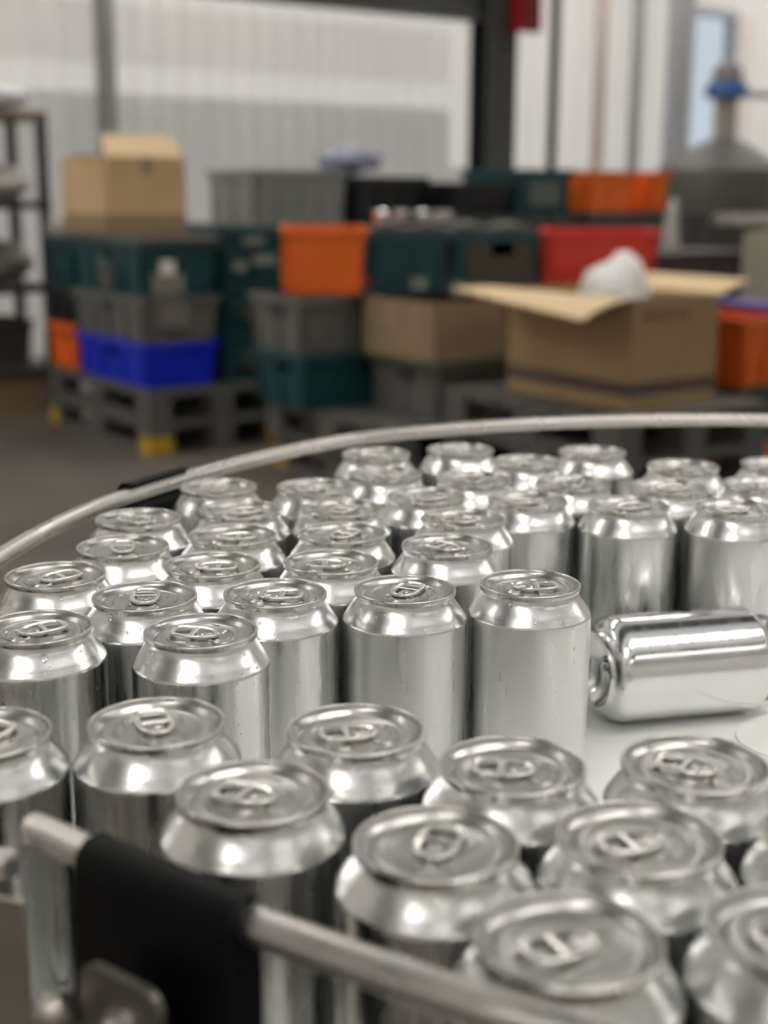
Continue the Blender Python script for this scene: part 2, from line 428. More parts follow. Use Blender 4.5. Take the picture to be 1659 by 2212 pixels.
# ---- black clamps
CLAMP = [(-3,6.6),(-2,8.4),(1.5,9.3),(5.5,8.8),(8.6,6.6),(10.2,3),(11,-3),(11.4,-14),(12,-34),(14,-50),(14,-95),(-4,-95),(-4,-14),(-3.2,-8.2),(-1,-6),(2.6,-5.3),(4.8,-3.4),(5.9,0),(4.8,3.4),(2.6,5.3),(-1,6)]
def clamp(path, i0, i1, centre, label, depth=None):
    seg = path[i0:i1]; mid = seg[len(seg)//2]
    root = empty('rail_clamp', (mid.x, mid.y, mid.z-.095)); tag(root, label, 'clamp', 'black rail clamps')
    pts, outs = [], []
    for i in range(i0, i1):
        t = (path[i+1]-path[i-1]).normalized(); n = Vector((t.y, -t.x, 0))
        if n.dot(Vector((path[i].x-centre.x, path[i].y-centre.y, 0))) < 0: n = -n
        pts.append(path[i]-root.location); outs.append(n)
    prof = [(u/1000, w/1000) for u, w in CLAMP]
    if depth: prof = [(u, max(w, depth)) for u, w in prof]
    MB().sweep(prof, pts, outs).build('clamp_body', M_BLACK, root, True, 40)
    return root, mid, outs[len(outs)//2]
def nearest(path, x, y): return min(range(len(path)), key=lambda i: (path[i].x-x)**2+(path[i].y-y)**2)
i0 = nearest(fpath, -.092, .393); i1 = nearest(fpath, -.0395, .3545)
fc, fmid, fout = clamp(fpath, i0, i1+1, TC, 'black plastic clamp gripping the free end of the front rail')
# lower cheek that carries the plate, steel plate with bolt
ftan = Vector((-fout.y, fout.x, 0)); 
if ftan.x < 0: ftan = -ftan
frame_rot = math.atan2(ftan.y, ftan.x)      # local x along the rail to the right, local -y outwards
def outline_round(w, h, r, n=6):
    pts = []
    for cx, cy, a0 in ((w/2-r, h-r, 0), (-w/2+r, h-r, 90), (-w/2, 0, None), (w/2, 0, None)):
        if a0 is None: pts.append((cx, cy)); continue
        for k in range(n+1):
            t = math.radians(a0 + 90*k/n); pts.append((cx + r*math.cos(t), cy + r*math.sin(t)))
    return pts
sp = empty('bracket_plate', (-.0745, .3555, .955), frame_rot)
tag(sp, 'steel bracket plate with rounded corners bolted to the front of the clamp', 'bracket')
pl = MB().prism(outline_round(.0335, .093, .007), 0, .003).build('plate', mat('bracket_steel_dark_reflection', (.30, .28, .255), .38, 1.0, vary=.1, vscale=25), sp, True, 30)  # base colour lowered to stand in for dark surroundings mirrored in the plate
pl.rotation_euler = (PI/2, 0, 0); pl.location = (0, 0, 0)
def hexhead(r, h): 
    return MB().lathe([(r*.6, -.001), (r, -.001), (r, h*.75), (r*.82, h), (.0001, h)], 6)
bolt = hexhead(.0048, .004).build('bolt_head', M_STEEL, sp); bolt.rotation_euler = (PI/2, 0, 0); bolt.location = (.0005, -.0038, .0760)
w_ = MB().lathe([(.0001, 0), (.0072, 0), (.0072, .0008), (.0001, .0008)], 24).build('washer', M_STEEL, sp, True); w_.rotation_euler = (PI/2, 0, 0); w_.location = (.0005, -.003, .0760)

# back clamp under the far rail
j0 = nearest(bpath, -.172, .925); j1 = nearest(bpath, -.140, .995)
bc, bmid, bout = clamp(bpath, j0, j1, TC, 'black plastic clamp behind the far curved rail', depth=-.06)

# ================================================================== cans
R = .0331; RL = .0270; H = CAN_H
body_prof = [(.0001, .0105), (.008, .0100), (.014, .0083), (.019, .0050), (.0215, .0015), (.0228, .0003), (.0238, 0.0), (.0248, .0006),
             (.0253, .0016), (.0259, .0026), (.0270, .0036), (.0284, .0046), (.0298, .0058), (.0310, .0073), (.0320, .0092), (.0327, .0114), (.03300, .0130), (R, .0148), (R, .03), (R, .05), (R, .07), (R, .09),
             (R, H-.0168), (R-.0001, H-.0160), (R-.0006, H-.0150), (R-.0014, H-.0140), (.0310, H-.0127), (.0300, H-.0113), (.0289, H-.0098), (.0279, H-.0084), (.02705, H-.0071),
             (.0264, H-.0060), (.0260, H-.0051), (.0257, H-.0041), (.0256, H-.0030)]
ME_BODY = MB().lathe(body_prof, 72).mesh('can_body', M_CAN, True, 28)
rim_prof = [(.0257, H-.0034), (.0266, H-.0030), (.0270, H-.0026), (.02705, H-.0016), (.0270, H-.0006), (.0268, H-.0002), (.0264, H), (.0260, H-.0001), (.0257, H-.0004), (.0255, H-.0010)]
ME_RIM = MB().lathe(rim_prof, 96).mesh('seam_rim', M_RIM, True, 40)
def lid_mesh():
    mb = MB()
    mb.lathe([(.0255, H-.0010), (.0251, H-.0021), (.0245, H-.0027), (.0235, H-.0037), (.0229, H-.0043), (.0222, H-.0045), (.0216, H-.0042), (.0212, H-.0034),
              (.0208, H-.0029), (.0202, H-.0027), (.0180, H-.0027), (.0176, H-.00285), (.0170, H-.0031), (.0080, H-.0031), (.0001, H-.0031)], 96)
    z = H-.0031
    # bead round the pouring opening (nose side is -x) and the finger-well side beads
    op = [(-.0100 + .0068*math.cos(t), .0082*math.sin(t), z) for t in [math.radians(55 + k*250/26) for k in range(27)]]
    mb.tube(op, .0008, 6)
    op2 = [(-.0098 + .0045*math.cos(t), .0056*math.sin(t), z) for t in [math.radians(80 + k*200/18) for k in range(19)]]
    mb.tube(op2, .0006, 6)
    for sgn in (-1, 1):
        mb.tube([(.0162*math.cos(t), .0162*math.sin(t)*sgn, z) for t in [math.radians(28 + k*78/16) for k in range(17)]], .00045, 6)
        mb.tube([(.0118 + .0*k, sgn*(.0105-.0002*k), z) if False else (.004+.0010*k, sgn*(.0112 + .0004*math.sin(k/8*PI)), z) for k in range(9)], .0005, 6)
    return mb.mesh('lid', M_LID, True, 40)
ME_LID = lid_mesh()
def tab_outline(inset, n=56):
    """nose (-x) round, finger end (+x) squarer"""
    pts = []
    for k in range(n):
        t = 2*PI*k/n; c, s = math.cos(t), math.sin(t)
        if c >= 0:
            e = 2/3.6; x = .0030 + (.0118-inset)*abs(c)**e
            y = (.0078-inset)*abs(s)**e*(1 if s >= 0 else -1)
        else:
            e = 2/2.2; x = .0030 - (.0118-inset)*abs(c)**e
            y = (.0078-inset)*abs(s)**e*(1 if s >= 0 else -1)
        pts.append((x, y))
    return pts
def tab_mesh():
    mb = MB(); o = tab_outline(0); i_ = tab_outline(.0027)
    prof = [(0, .15), (0, .75), (.12, 1.0), (.35, 1.05), (.6, .85), (.92, .80), (1.0, .6), (1.0, .35), (.6, .25), (.35, .0)]
    n = len(o); m = len(prof); v = []
    for (ox, oy), (ix, iy) in zip(o, i_):
        for a, h in prof: v.append((ox+(ix-ox)*a, oy+(iy-oy)*a, h*.0017 + (ox+.009)*.030))
    f = [(i*m+j, i*m+(j+1) % m, ((i+1) % n)*m+(j+1) % m, ((i+1) % n)*m+j) for i in range(n) for j in range(m)]
    mb.add(v, f)
    mb.tube([(.0036, -.0060, .0013), (.0036, .0060, .0013)], .0014, 8, rz=.0006)     # cross bar
    mb.box(-.0075, .0005, -.0026, .0026, .0002, .00065)                                # rivet island
    return mb.mesh('pull_tab', M_TAB, True, 45)
ME_TAB = tab_mesh()
ME_RIVET = MB().lathe([(.0024, 0), (.0024, .0006), (.0020, .0010), (.0001, .0011)], 20).mesh('rivet', M_LID, True, 40)

FOG = {'B6': .7, 'B7': .7, 'B5': .35, 'B1': .1, 'B2': .15, 'B3': .15, 'A2': .1, 'A3': .25, 'A7': .1}
def make_can(name, x, y, ang, label, group, fog=.5):
    r = empty(name, (x, y, TABLE_Z)); tag(r, label, 'can', group)
    b = link('can_body', ME_BODY, r); b.rotation_euler = (0,0,random.uniform(0, 2*PI)); b['fog'] = fog
    link('seam_rim', ME_RIM, r)
    ld = link('lid', ME_LID, r); ld.rotation_euler = (0,0,ang)
    tb_ = link('pull_tab', ME_TAB, r); tb_.location = (0,0,H-.0029); tb_.rotation_euler = (0,0,ang)
    rv = link('rivet', ME_RIVET, tb_); rv.location = (0,0,.0002)
    return r
FRONT = ('plain silver drink can standing upright in the cluster along the front guide rail', 'upright cans along the front rail')
CROWD = ('plain silver drink can standing upright in the crowd left of the toppled can', 'upright cans in the middle crowd')
REAR = ('plain silver drink can standing upright beyond the toppled can, near the far rail', 'upright cans by the far rail')
CANS = {
 'A1':(-154.8,494.4,60,('plain silver can standing on the infeed plate beyond the rail end',None)),
 'A2':(-90.5,506.1,110,('plain silver can between the infeed-plate can and the can behind the clamp',None)),'A3':(-44.9,444.0,160,('plain silver can standing upright directly behind the black front clamp',None)),
 'A4':(-10.4,498.8,190,FRONT),'A5':(47.2,466.8,175,FRONT),
 'A6':(114.5,467.8,150,('plain silver can standing before the open white table patch and disc',None)),'A7':(17.7,405.5,70,('silver can between the clamp can and the can closest to the front rail',None)),'A8':(84.3,412.2,200,FRONT),'A9':(53.0,347.4,205,('plain silver can leaning its neck closest to the front steel rail',None)),'A10':(120.4,352.1,185,FRONT),'A11':(152.3,411.0,90,FRONT),
 'B1':(-166.7,625.0,35,('wet silver can with a fat water drop hanging below its rim',None)),'B2':(-89.2,624.3,170,('wet silver can standing foremost in the middle crowd, in front of its neighbours',None)),
 'B3':(-122.6,676.1,95,('silver can standing between the dripping can and the foremost wet can',None)),'B4':(-176.9,714.7,40,('plain silver can at the outer edge of the crowd, touching the far curved rail',None)),
 'B5':(-56.9,684.9,0,('wet silver can between the foremost wet can and the water-beaded can',None)),'B6':(11.0,692.9,65,('water-beaded silver can standing next to the can beside the toppled one',None)),
 'B7':(78.6,703.8,0,('wet silver can with water runs standing at the base of the toppled can',None)),
 'B8':(-96.3,737.4,0,CROWD),'B9':(-29.8,747.7,180,CROWD),'B10':(37.5,784.3,140,('silver can directly behind the gap between the two water-beaded cans',None)),'B11':(-153.8,776.8,100,CROWD),'B12':(-92.0,806.0,10,CROWD),'B13':(-156.8,846.4,150,CROWD),
 'B14':(-26.3,812.0,60,CROWD),'B15':(50.7,852.6,180,CROWD),'B16':(-94.7,871.6,30,CROWD),'B17':(-27.9,876.1,60,CROWD),'B18':(-116.9,941.9,90,('silver can standing nearest the black clamp behind the far rail',None)),'B19':(-49.0,944.2,200,CROWD),
 'B20':(97.8,908.2,200,REAR),'B21':(164.0,892.9,20,('plain silver can standing right behind the base half of the toppled can',None)),'B22':(234.8,887.5,190,('plain silver can standing right behind the lid end of the toppled can',None)),'B23':(29.1,917.4,20,REAR),'B24':(0.3,991.3,10,REAR),'B25':(65.5,975.1,80,REAR),
 'B26':(-6.5,1068.2,140,REAR),'B27':(61.4,1087.9,60,REAR),'B28':(110.9,1040.5,170,REAR),'B29':(167.6,1081.6,30,REAR),'B30':(136.3,964.0,70,REAR),'B31':(202.5,952.0,10,REAR),
 'B32':(228.9,1025.2,120,REAR),'B33':(271.0,961.7,60,REAR),'B34':(303.2,1035.6,20,REAR),
}
# keep neighbours from cutting into each other (the crowd is shoulder to shoulder)
pos = {k: Vector((v[0]/1000, v[1]/1000)) for k, v in CANS.items()}
ks = list(pos)
for _ in range(60):
    for i in range(len(ks)):
        for j in range(i+1, len(ks)):
            dv = pos[ks[j]]-pos[ks[i]]; L = dv.length
            if L < 2*R+.0008:
                m_ = dv.normalized()*((2*R+.0008-L)/2); pos[ks[i]] -= m_; pos[ks[j]] += m_
can_obj = {}
for k in ks:
    x, y, ang, (lab, grp) = CANS[k]
    can_obj[k] = make_can('drink_can', pos[k].x, pos[k].y, math.radians(ang), lab, grp, FOG.get(k, .2 if k[0] == 'A' else .5))

# toppled can: base towards the viewer's left
yaw = math.radians(13.5); dv = Vector((math.cos(yaw), math.sin(yaw), 0))
base = Vector((.1300, .7940, TABLE_Z + R + .0001))
lc = empty('drink_can', base); tag(lc, 'shiny silver can toppled on its side on the white table top', 'can')
lc.rotation_euler = Matrix(((0, -math.sin(yaw), dv.x), (0, math.cos(yaw), dv.y), (-1, 0, 0))).to_euler()
me2 = ME_BODY.copy(); me2.materials.clear(); me2.materials.append(M_LYING)
link('can_body', me2, lc); link('seam_rim', ME_RIM, lc); link('lid', ME_LID, lc)
t_ = link('pull_tab', ME_TAB, lc); t_.location = (0,0,H-.0029); link('rivet', ME_RIVET, t_)
# dot-matrix date code on the domed base (two short lines of ink dots)
ink = MB()
GL = {'0':'0110100110010110','8':'0110011010010110','A':'0110100111111001','2':'1110001001001111'}
def dome_z(r): return .0105 - (.0105-.0050)*(r/.019)**2
for row, word in enumerate(('8A02', '0280')):
    for ci, ch in enumerate(word):
        for q, bit in enumerate(GL[ch]):
            if bit == '1':
                u = (ci-1.5)*.0046 + (q % 4 - 1.5)*.0009; w = (.5-row)*.0058 + (1.5-q//4)*.0010
                w += .001
                r_ = math.hypot(u, w); z = dome_z(r_)-.0002
                # local axes: up on the can is -x, right (seen on the base) is along +y
                ink.box(-w-.0004, -w+.0004, u-.0004, u+.0004, z-.0001, z+.0002)
io = ink.build('date_code', M_INK, lc); tag(io, 'dark blue dot-printed date code', kind='stuff')

# ---- water on the cans in focus
def body_r(z):
    for (r0, z0), (r1, z1) in zip(body_prof[7:], body_prof[8:]):
        if z0 <= z <= z1 and z1 > z0: return r0 + (r1-r0)*(z-z0)/(z1-z0), math.atan2(r1-r0, z1-z0)
    return R, 0.0
def drop(mb, t, z, s, fl=.75, elong=1.0):
    r, sl = body_r(z)
    er = Vector((math.cos(t), math.sin(t), 0)); et = Vector((-math.sin(t), math.cos(t), 0))
    n = (er*math.cos(sl) - Vector((0,0,1))*math.sin(sl)).normalized(); up = (Vector((0,0,1))*math.cos(sl) + er*math.sin(sl))
    c = er*r + Vector((0,0,z)); v = []; K = 8
    rings = [(1.0, -.08), (.92, .38), (.66, .75), (.30, .96)]
    for q, h in rings:
        for k in range(K):
            a = 2*PI*k/K; v.append(c + et*(math.cos(a)*q*s) + up*(math.sin(a)*q*s*elong) + n*(h*s*fl))
    v.append(c + n*(s*fl)); v.append(c - n*(s*.1))
    f = []
    for j in range(3):
        for k in range(K): f.append((j*K+k, j*K+(k+1) % K, (j+1)*K+(k+1) % K, (j+1)*K+k))
    for k in range(K): f.append((3*K+k, 3*K+(k+1) % K, 4*K)); f.append(((k+1) % K, k, 4*K+1))
    mb.add(v, f)
def wet(k, n, big, bias=0.0):
    c = can_obj[k]; p = pos[k]; face = math.atan2(-p.y, -p.x) + bias
    mb = MB()
    for _ in range(n):
        t = face + random.uniform(-1.25, 1.25); z = H - .006 - abs(random.gauss(0, .045)) % .085
        drop(mb, t, z, random.choice((.0003, .0004, .0005, .0007)), elong=random.uniform(1, 1.3))
    o = mb.build('water_beads', M_WATER, c, True, 180); tag(o, 'tiny water beads on the wall', kind='stuff')
    for t, z, s in big:
        m2 = MB(); drop(m2, face + t, z, s, .8, 1.35); m2.build('water_drop', M_WATER, c, True, 180)
wet('B1', 60, [(.10, H-.0075, .0017), (-.15, H-.0105, .0007)])
wet('B2', 70, [(.75, H-.0135, .0008), (.62, H-.0145, .0007), (.80, H-.020, .0007)])
wet('B3', 30, [(-.72, H-.0055, .0015), (-.1, H-.009, .0006)])
wet('B4', 22, [(.95, H-.0052, .0013), (.1, H-.0062, .0009)])
wet('B5', 60, [(.25, H-.0055, .0013), (-.1, H-.042, .0008), (-.05, H-.047, .0007), (0., H-.060, .0010), (-.1, H-.066, .0010)], .15)
wet('B6', 80, [(.55, H-.060, .0006)])
wet('B7', 90, [(-.38, H-.0050, .0012), (.10, H-.0125, .0008), (.0, H-.048, .0007), (-.1, H-.052, .0006)])
wet('B8', 16, []); wet('B9', 14, []); wet('B10', 22, []); wet('B11', 10, [(.8, H-.006, .001)]); wet('A4', 10, [(.05, H-.0065, .0011), (.3, H-.0135, .0011)])

# ---- steel parts at the infeed
lp = empty('infeed_guard', (-.1410, .405, TABLE_Z), math.radians(-8)); tag(lp, 'upright steel guard plate standing left of the black clamp', 'guard')
g = MB().prism(outline_round(.052, .0965, .003), 0, .003).build('plate', M_PLATE, lp, True, 30); g.rotation_euler = (PI/2, 0, 0)
bt = hexhead(.0060, .0060).build('bolt_head', M_STEEL, lp); bt.location = (.0140, .010, .1000)
MB().tube([(.0140, .010, .004), (.0140, .010, .101)], .003, 12).build('bolt_shank', M_STEEL, lp, True)
MB().box(-.026, .026, .0, .022, 0, .004).build('foot', M_PLATE, lp)
kn = empty('clamp_knob', (-.0985, .3660, 1.0280), 0); tag(kn, 'small grey rounded clamping knob low beside the clamp', 'knob')
kk = MB().lathe([(.0001, -.006), (.0052, -.006), (.0062, -.003), (.0062, .002), (.0049, .0052), (.002, .0066), (.0001, .0068)], 28).build('knob_head', M_PLATE, kn, True, 60)
kk.rotation_euler = (math.radians(35), math.radians(-50), 0)
MB().tube([(.002, 0, -.003), (.018, .006, -.012)], .0025, 12).build('shank', M_STEEL, kn, True)

# ================================================================== crates and boxes behind
TEAL, ORANGE, BLUE = (.006, .052, .058), (.82, .15, .012), (.004, .024, .55)
GREY, RED, BLACK_, DGREY = (.13, .127, .118), (.62, .035, .022), (.010, .010, .012), (.05, .05, .05)
def plastic(nm, c): return mat('crate_' + nm, c, .45, vary=.10, vscale=5, rvary=.08)
P_TEAL, P_OR, P_BLUE, P_GREY, P_RED, P_BLACK, P_DG = [plastic(n, c) for n, c in (('teal', TEAL), ('orange', ORANGE), ('blue', BLUE), ('grey', GREY), ('red', RED), ('black', BLACK_), ('darkgrey', DGREY))]
M_LABEL = mat('paper_label', (.42, .41, .38), .6, vary=.08, vscale=30)
M_CARD = mat('cardboard', (.40, .265, .135), .8, vary=.08, vscale=5, bump=.1, bscale=80)
M_CARD_IN = mat('cardboard_inside', (.62, .47, .28), .8, vary=.05, vscale=5)
M_CARD_DK = mat('cardboard_brown', (.27, .19, .11), .8, vary=.08, vscale=5)
M_TAPE = mat('brown_tape', (.30, .22, .16), .4)

def crate(label, a, b, z, la, lb, h, m, group=None, labels=(), name='storage_crate', cat='crate', at=None, rz=None):
    r = empty(name, W(a, b, z) if at is None else at, TH if rz is None else rz); tag(r, label, cat, group)
    t = .012; tp = .018                        # wall thickness, taper
    mb = MB(); mb.box(tp, la-tp, tp, lb-tp, 0, .012)
    hh = h-.03
    # long sides b: plain, ribbed ; short sides a: with hand hole
    for y0, y1, s in ((0, t, -1), (lb-t, lb, 1)):
        yo = tp if s < 0 else -tp
        mb.frustum((tp, la-tp, y0+yo, y1+yo), (0, la, y0, y1), .0, hh)
    for x0, x1, s in ((0, t, -1), (la-t, la, 1)):
        xo = tp if s < 0 else -tp
        z1, z2 = h*.62, h*.80; w = min(.06, lb*.16); k1 = z1/hh; k2 = z2/hh
        fx = lambda k: xo*(1-k)
        mb.frustum((x0+xo, x1+xo, tp, lb-tp), (x0+fx(k1), x1+fx(k1), tp*(1-k1), lb-tp*(1-k1)), 0, z1)
        for ya, yb in ((0, lb/2-w), (lb/2+w, lb)):
            mb.frustum((x0+fx(k1), x1+fx(k1), max(ya, tp*(1-k1)), min(yb, lb-tp*(1-k1))), (x0+fx(k2), x1+fx(k2), max(ya, tp*(1-k2)), min(yb, lb-tp*(1-k2))), z1, z2)
        mb.frustum((x0+fx(k2), x1+fx(k2), tp*(1-k2), lb-tp*(1-k2)), (x0, x1, 0, lb), z2, hh)
    mb.build('crate_body', m, r)
    rm = MB(); e = .012
    rm.box(-e, la+e, -e, t, hh, h); rm.box(-e, la+e, lb-t, lb+e, hh, h); rm.box(-e, t, t, lb-t, hh, h); rm.box(la-t, la+e, t, lb-t, hh, h)
    rm.build('rim', m, r)
    n1 = max(2, int(la/.14))
    for i in range(n1+1):
        x = .03 + (la-.06)*i/n1
        MB().box(x-.006, x+.006, -.004, tp, .015, hh).build('rib', m, r)
    n2 = max(2, int(lb/.2))
    for i in range(n2+1):
        y = .03 + (lb-.06)*i/n2
        MB().box(-.004, tp, y-.006, y+.006, .015, hh).build('rib', m, r)
    for side, u, v, w, hgt, mm in labels:
        if side == 'b': MB().box(u-w/2, u+w/2, -.008, .004, v-hgt/2, v+hgt/2).build('label_card', mm, r)
        else: MB().box(-.008, .004, u-w/2, u+w/2, v-hgt/2, v+hgt/2).build('label_card', mm, r)
    return r

M_YEL = mat('yellow_cap', (.48, .30, .02), .45, vary=.08, vscale=10)
P_PAL = mat('pallet_grey', (.105, .102, .095), .5, vary=.10, vscale=5)
def pallet(label, a, b, z, la, lb, caps=False, group=None, h=.155):
    r = empty('pallet', W(a, b, z), TH); tag(r, label, 'pallet', group)
    n = 6; gap = .02; bw = (lb - gap*(n-1))/n
    me = MB().box(0, la, 0, bw, h-.035, h).mesh('deck_board', P_PAL)
    for i in range(n): o = link('deck_board', me, r); o.location = (0, i*(bw+gap), 0)
    mr = MB().box(0, .12, 0, lb, 0, .022).mesh('runner', P_PAL); mk = MB().box(0, .12, 0, .13, .022, h-.035).mesh('block', P_PAL)
    mc = MB().box(-.006, .126, -.006, .10, .0, .085).mesh('foot_cap', M_YEL)
    for x in (0, la/2-.06, la-.12):
        o = link('runner', mr, r); o.location = (x, 0, 0)
        for y in (0, lb/2-.065, lb-.13):
            o = link('block', mk, r); o.location = (x, y, 0)
    if caps:
        for x, y, f in ((0, 0, 0), (la-.12, 0, 0), (0, lb-.094, 0)):
            o = link('foot_cap', mc, r); o.location = (x, y, 0); o['label'] = 'yellow foot cap'
    return r
L_ = M_LABEL
# --- left pallet stack
G1, G2 = 'crates on the left pallet', 'crates on the middle pallet'
pallet('grey pallet with yellow foot caps on the floor under the blue crate', 0, 0, 0, .82, 1.2, True)
pallet('grey pallet lying on the yellow-footed pallet, under the blue crate', 0, 0, .157, .82, 1.2)
crate('royal blue crate on the pallets under a grey crate', .01, .03, .316, .38, .78, .215, P_BLUE)
crate('grey crate standing on the royal blue crate', .0, .02, .5335, .40, .80, .222, P_GREY, labels=(('b', .16, .135, .16, .13, mat('warm_label', (.16,.15,.13), .6)),))
M_HIGHLIGHT = mat('painted_highlight', (.75, .74, .70), .25)  # white card stands in for a bright highlight on the teal crate
crate('dark teal crate with tags and a painted highlight on top of the grey crate, under the cardboard box', .0, .02, .7615, .40, .80, .25, P_TEAL, labels=(('b', .13, .13, .075, .07, M_HIGHLIGHT), ('b', .13, .055, .17, .10, mat('warm_label2', (.20,.19,.165), .6)), ('a', .42, .13, .07, .08, mat('teal_tag', (.11,.15,.15), .5)), ('a', .40, .075, .16, .12, mat('dk_label', (.07,.07,.06), .6))))
for i, z in enumerate((.316, .566, .816)):
    crate(['dark teal crate at the bottom of the column right of the blue crate', 'dark teal crate in the middle of the column right of the grey crate', 'dark teal crate with pale tags at the top of the column beside the cardboard box'][i],   .440, .04, z, .38, .60, .247, P_TEAL,
          labels=[[('b', .18, .12, .16, .10, mat('dk_label2', (.045,.05,.045), .6))], [('b', .18, .10, .16, .09, mat('dk_label2', (.045,.05,.045), .6))], [('b', .18, .20, .12, .045, mat('mid_label', (.22,.23,.21), .5)), ('b', .24, .10, .13, .05, mat('mid_label', (.22,.23,.21), .5)), ('b', .10, .07, .07, .05, mat('mid_label', (.22,.23,.21), .5)), ('b', .36, .04, .05, .08, mat('mid_label', (.22,.23,.21), .5))]][i])
crate('orange crate on the pallet behind the blue crate', .01, .86, .316, .38, .32, .24, P_OR)
crate('black crate stacked on the orange crate', .01, .86, .558, .38, .32, .20, P_BLACK)
crate('dark teal crate on the black crate', .01, .86, .762, .38, .32, .25, P_TEAL)
ts = empty('grey_tray', W(-.02, .0, 1.0140), TH); tag(ts, 'flat grey tray across the teal crates under the cardboard box', 'tray')
MB().box(0, .43, 0, 1.20, 0, .02).build('panel', P_GREY, ts)
for i in range(5): MB().box(.01+i*.098, .03+i*.098, .01, 1.19, .02, .03).build('rib', P_GREY, ts)
cs = MB().box(0, .28, 0, .30, 0, .05).build('pale_board', mat('pale_board', (.40,.37,.32), .7, vary=.1, vscale=10), loc=W(.02, .88, 1.0450), rz=TH); tag(cs, 'pale folded board lying on the grey tray', 'board')

def carton(label, a, b, z, la, lb, h, m, t=.006, name='cardboard_box'):
    r = empty(name, W(a, b, z), TH); tag(r, label, 'box')
    MB().box(0, la, 0, lb, 0, t).build('bottom', m, r)
    for n_, (x0, x1, y0, y1) in (('front_panel', (0, la, 0, t)), ('back_panel', (0, la, lb-t, lb)), ('side_panel', (0, t, t, lb-t)), ('side_panel', (la-t, la, t, lb-t))):
        MB().box(x0, x1, y0, y1, t, h).build(n_, m, r)
    return r
def flap(r, p0, p1, out, mtop, name='flap', n=6, t=.005):
    """curved flap: hinge p0->p1, out(k) -> offset vector at fraction k"""
    v = []
    p0, p1 = Vector(p0), Vector(p1)
    for k in range(n+1):
        o0, o1 = out(k/n); v += [p0+Vector(o0), p1+Vector(o1)]
    m_ = len(v); v += [p + Vector((0, 0, -t)) for p in v]
    f = []
    for k in range(n):
        a, b, c, d = 2*k, 2*k+1, 2*k+3, 2*k+2
        f += [(a, b, c, d), (m_+d, m_+c, m_+b, m_+a), (a, d, m_+d, m_+a), (c, b, m_+b, m_+c)]
    f += [(1, 0, m_, m_+1), (2*n, 2*n+1, m_+2*n+1, m_+2*n)]
    return MB().add(v, f).build(name, mtop, r, True, 50)
cb = carton('brown cardboard box with raised flap on top of the left crate stack', -.03, .32, 1.0450, .43, .52, .36, mat('cardboard_lit', (.56, .385, .21), .8, vary=.08, vscale=5))  # same cardboard, paler base colour stands in for stronger light here
flap(cb, (.43, .0, .36), (.0, .0, .36), lambda k: ((-.02*k, .10*k, .11*k), (.03*k, .10*k, .11*k)), M_CARD_IN)
flap(cb, (.0, .52, .359), (.43, .52, .359), lambda k: ((.0, -.20*k, .015*k), (.0, -.20*k, .015*k)), M_CARD_IN)
for z in (.34,): MB().box(.19, .25, -.002, 0, .28, .36).build('tape', M_TAPE, cb)
MB().box(.0, .43, -.0022, 0, .0, .09).build('tape_band', M_CARD_DK, cb); MB().box(-.0022, 0, 0, .52, .0, .09).build('tape_band', M_CARD_DK, cb)

# --- middle pallet stack
pallet('grey pallet with yellow foot caps on the floor under the middle stack', .40, -1.50, 0, 1.14, 1.0, True)
pallet('grey pallet lying on the middle yellow-footed pallet', .36, -1.50, .157, 1.2, 1.0)
crate('grey crate on the pallets below the cardboard tray', .62, -1.47, .314, .40, .50, .235, P_GREY)
crate('dark grey crate beside the grey crate, hidden behind the open box', 1.08, -1.47, .314, .42, .50, .235, P_DG)
sh = MB().box(0, .48, 0, .54, 0, .012).build('slip_sheet', mat('green_sheet', (.05,.09,.03), .6), loc=W(.57, -1.49, .551), rz=TH); tag(sh, 'thin green sheet between grey crate and cardboard tray', 'sheet')
tr = carton('low brown cardboard tray on the grey crate', .58, -1.47, .565, .44, .50, .245, M_CARD_DK)
MB().box(-.002, 0, .10, .16, .10, .24).build('dark_stripe', M_TAPE, tr); MB().box(-.002, 0, .26, .32, .10, .24).build('dark_stripe', M_TAPE, tr)
crate('dark teal crate beside the cardboard tray, behind the open box', 1.08, -1.47, .551, .42, .50, .26, P_TEAL)
crate('dark teal crate on the middle pallets under a grey crate', .30, -.93, .314, .40, .43, .24, P_TEAL)
crate('grey crate under the bright orange crate', .29, -.92, .556, .40, .43, .25, P_GREY)
crate('dark teal crate in the middle pallet row behind the tray, lower', .74, -.93, .314, .40, .43, .24, P_TEAL)
crate('grey crate in the middle pallet row behind the tray, upper', .74, -.92, .556, .40, .43, .25, P_GREY)
crate('dark grey crate at the end of the middle pallet row, lower', 1.18, -.93, .314, .36, .43, .24, P_DG)
crate('dark grey crate at the end of the middle pallet row, upper', 1.18, -.92, .556, .36, .43, .25, P_DG)
crate('bright orange crate on top of the middle stack', 0, 0, 0, .355, .40, .285, P_OR, at=(-.437, 5.98, .815), rz=math.radians(5))
crate('dark teal crate next to the bright orange crate', 0, 0, 0, .315, .40, .26, P_TEAL, at=(-.052, 6.0, .815), rz=math.radians(3), labels=(('b', .20, .05, .07, .05, mat('mid_label', (.22,.23,.21), .5)),))
crate('dark teal crate with a brown and yellow card, between teal and red crates', 0, 0, 0, .355, .40, .26, P_TEAL, at=(.295, 6.0, .815), rz=math.radians(0), labels=(('b', .20, .14, .28, .20, mat('brown_card', (.055,.042,.03), .7)), ('b', .21, .20, .10, .06, mat('yellow_mark', (.30,.17,.02), .6)), ('b', .02, .03, .06, .06, mat('mid_label', (.22,.23,.21), .5))))
sl = empty('slatted_tray', Vector((-.06, 6.0, 1.077)), math.radians(2)); tag(sl, 'dark grey slatted tray lying on the middle crates', 'lid')
MB().box(0, .72, .05, .62, 0, .02).build('panel', P_DG, sl)
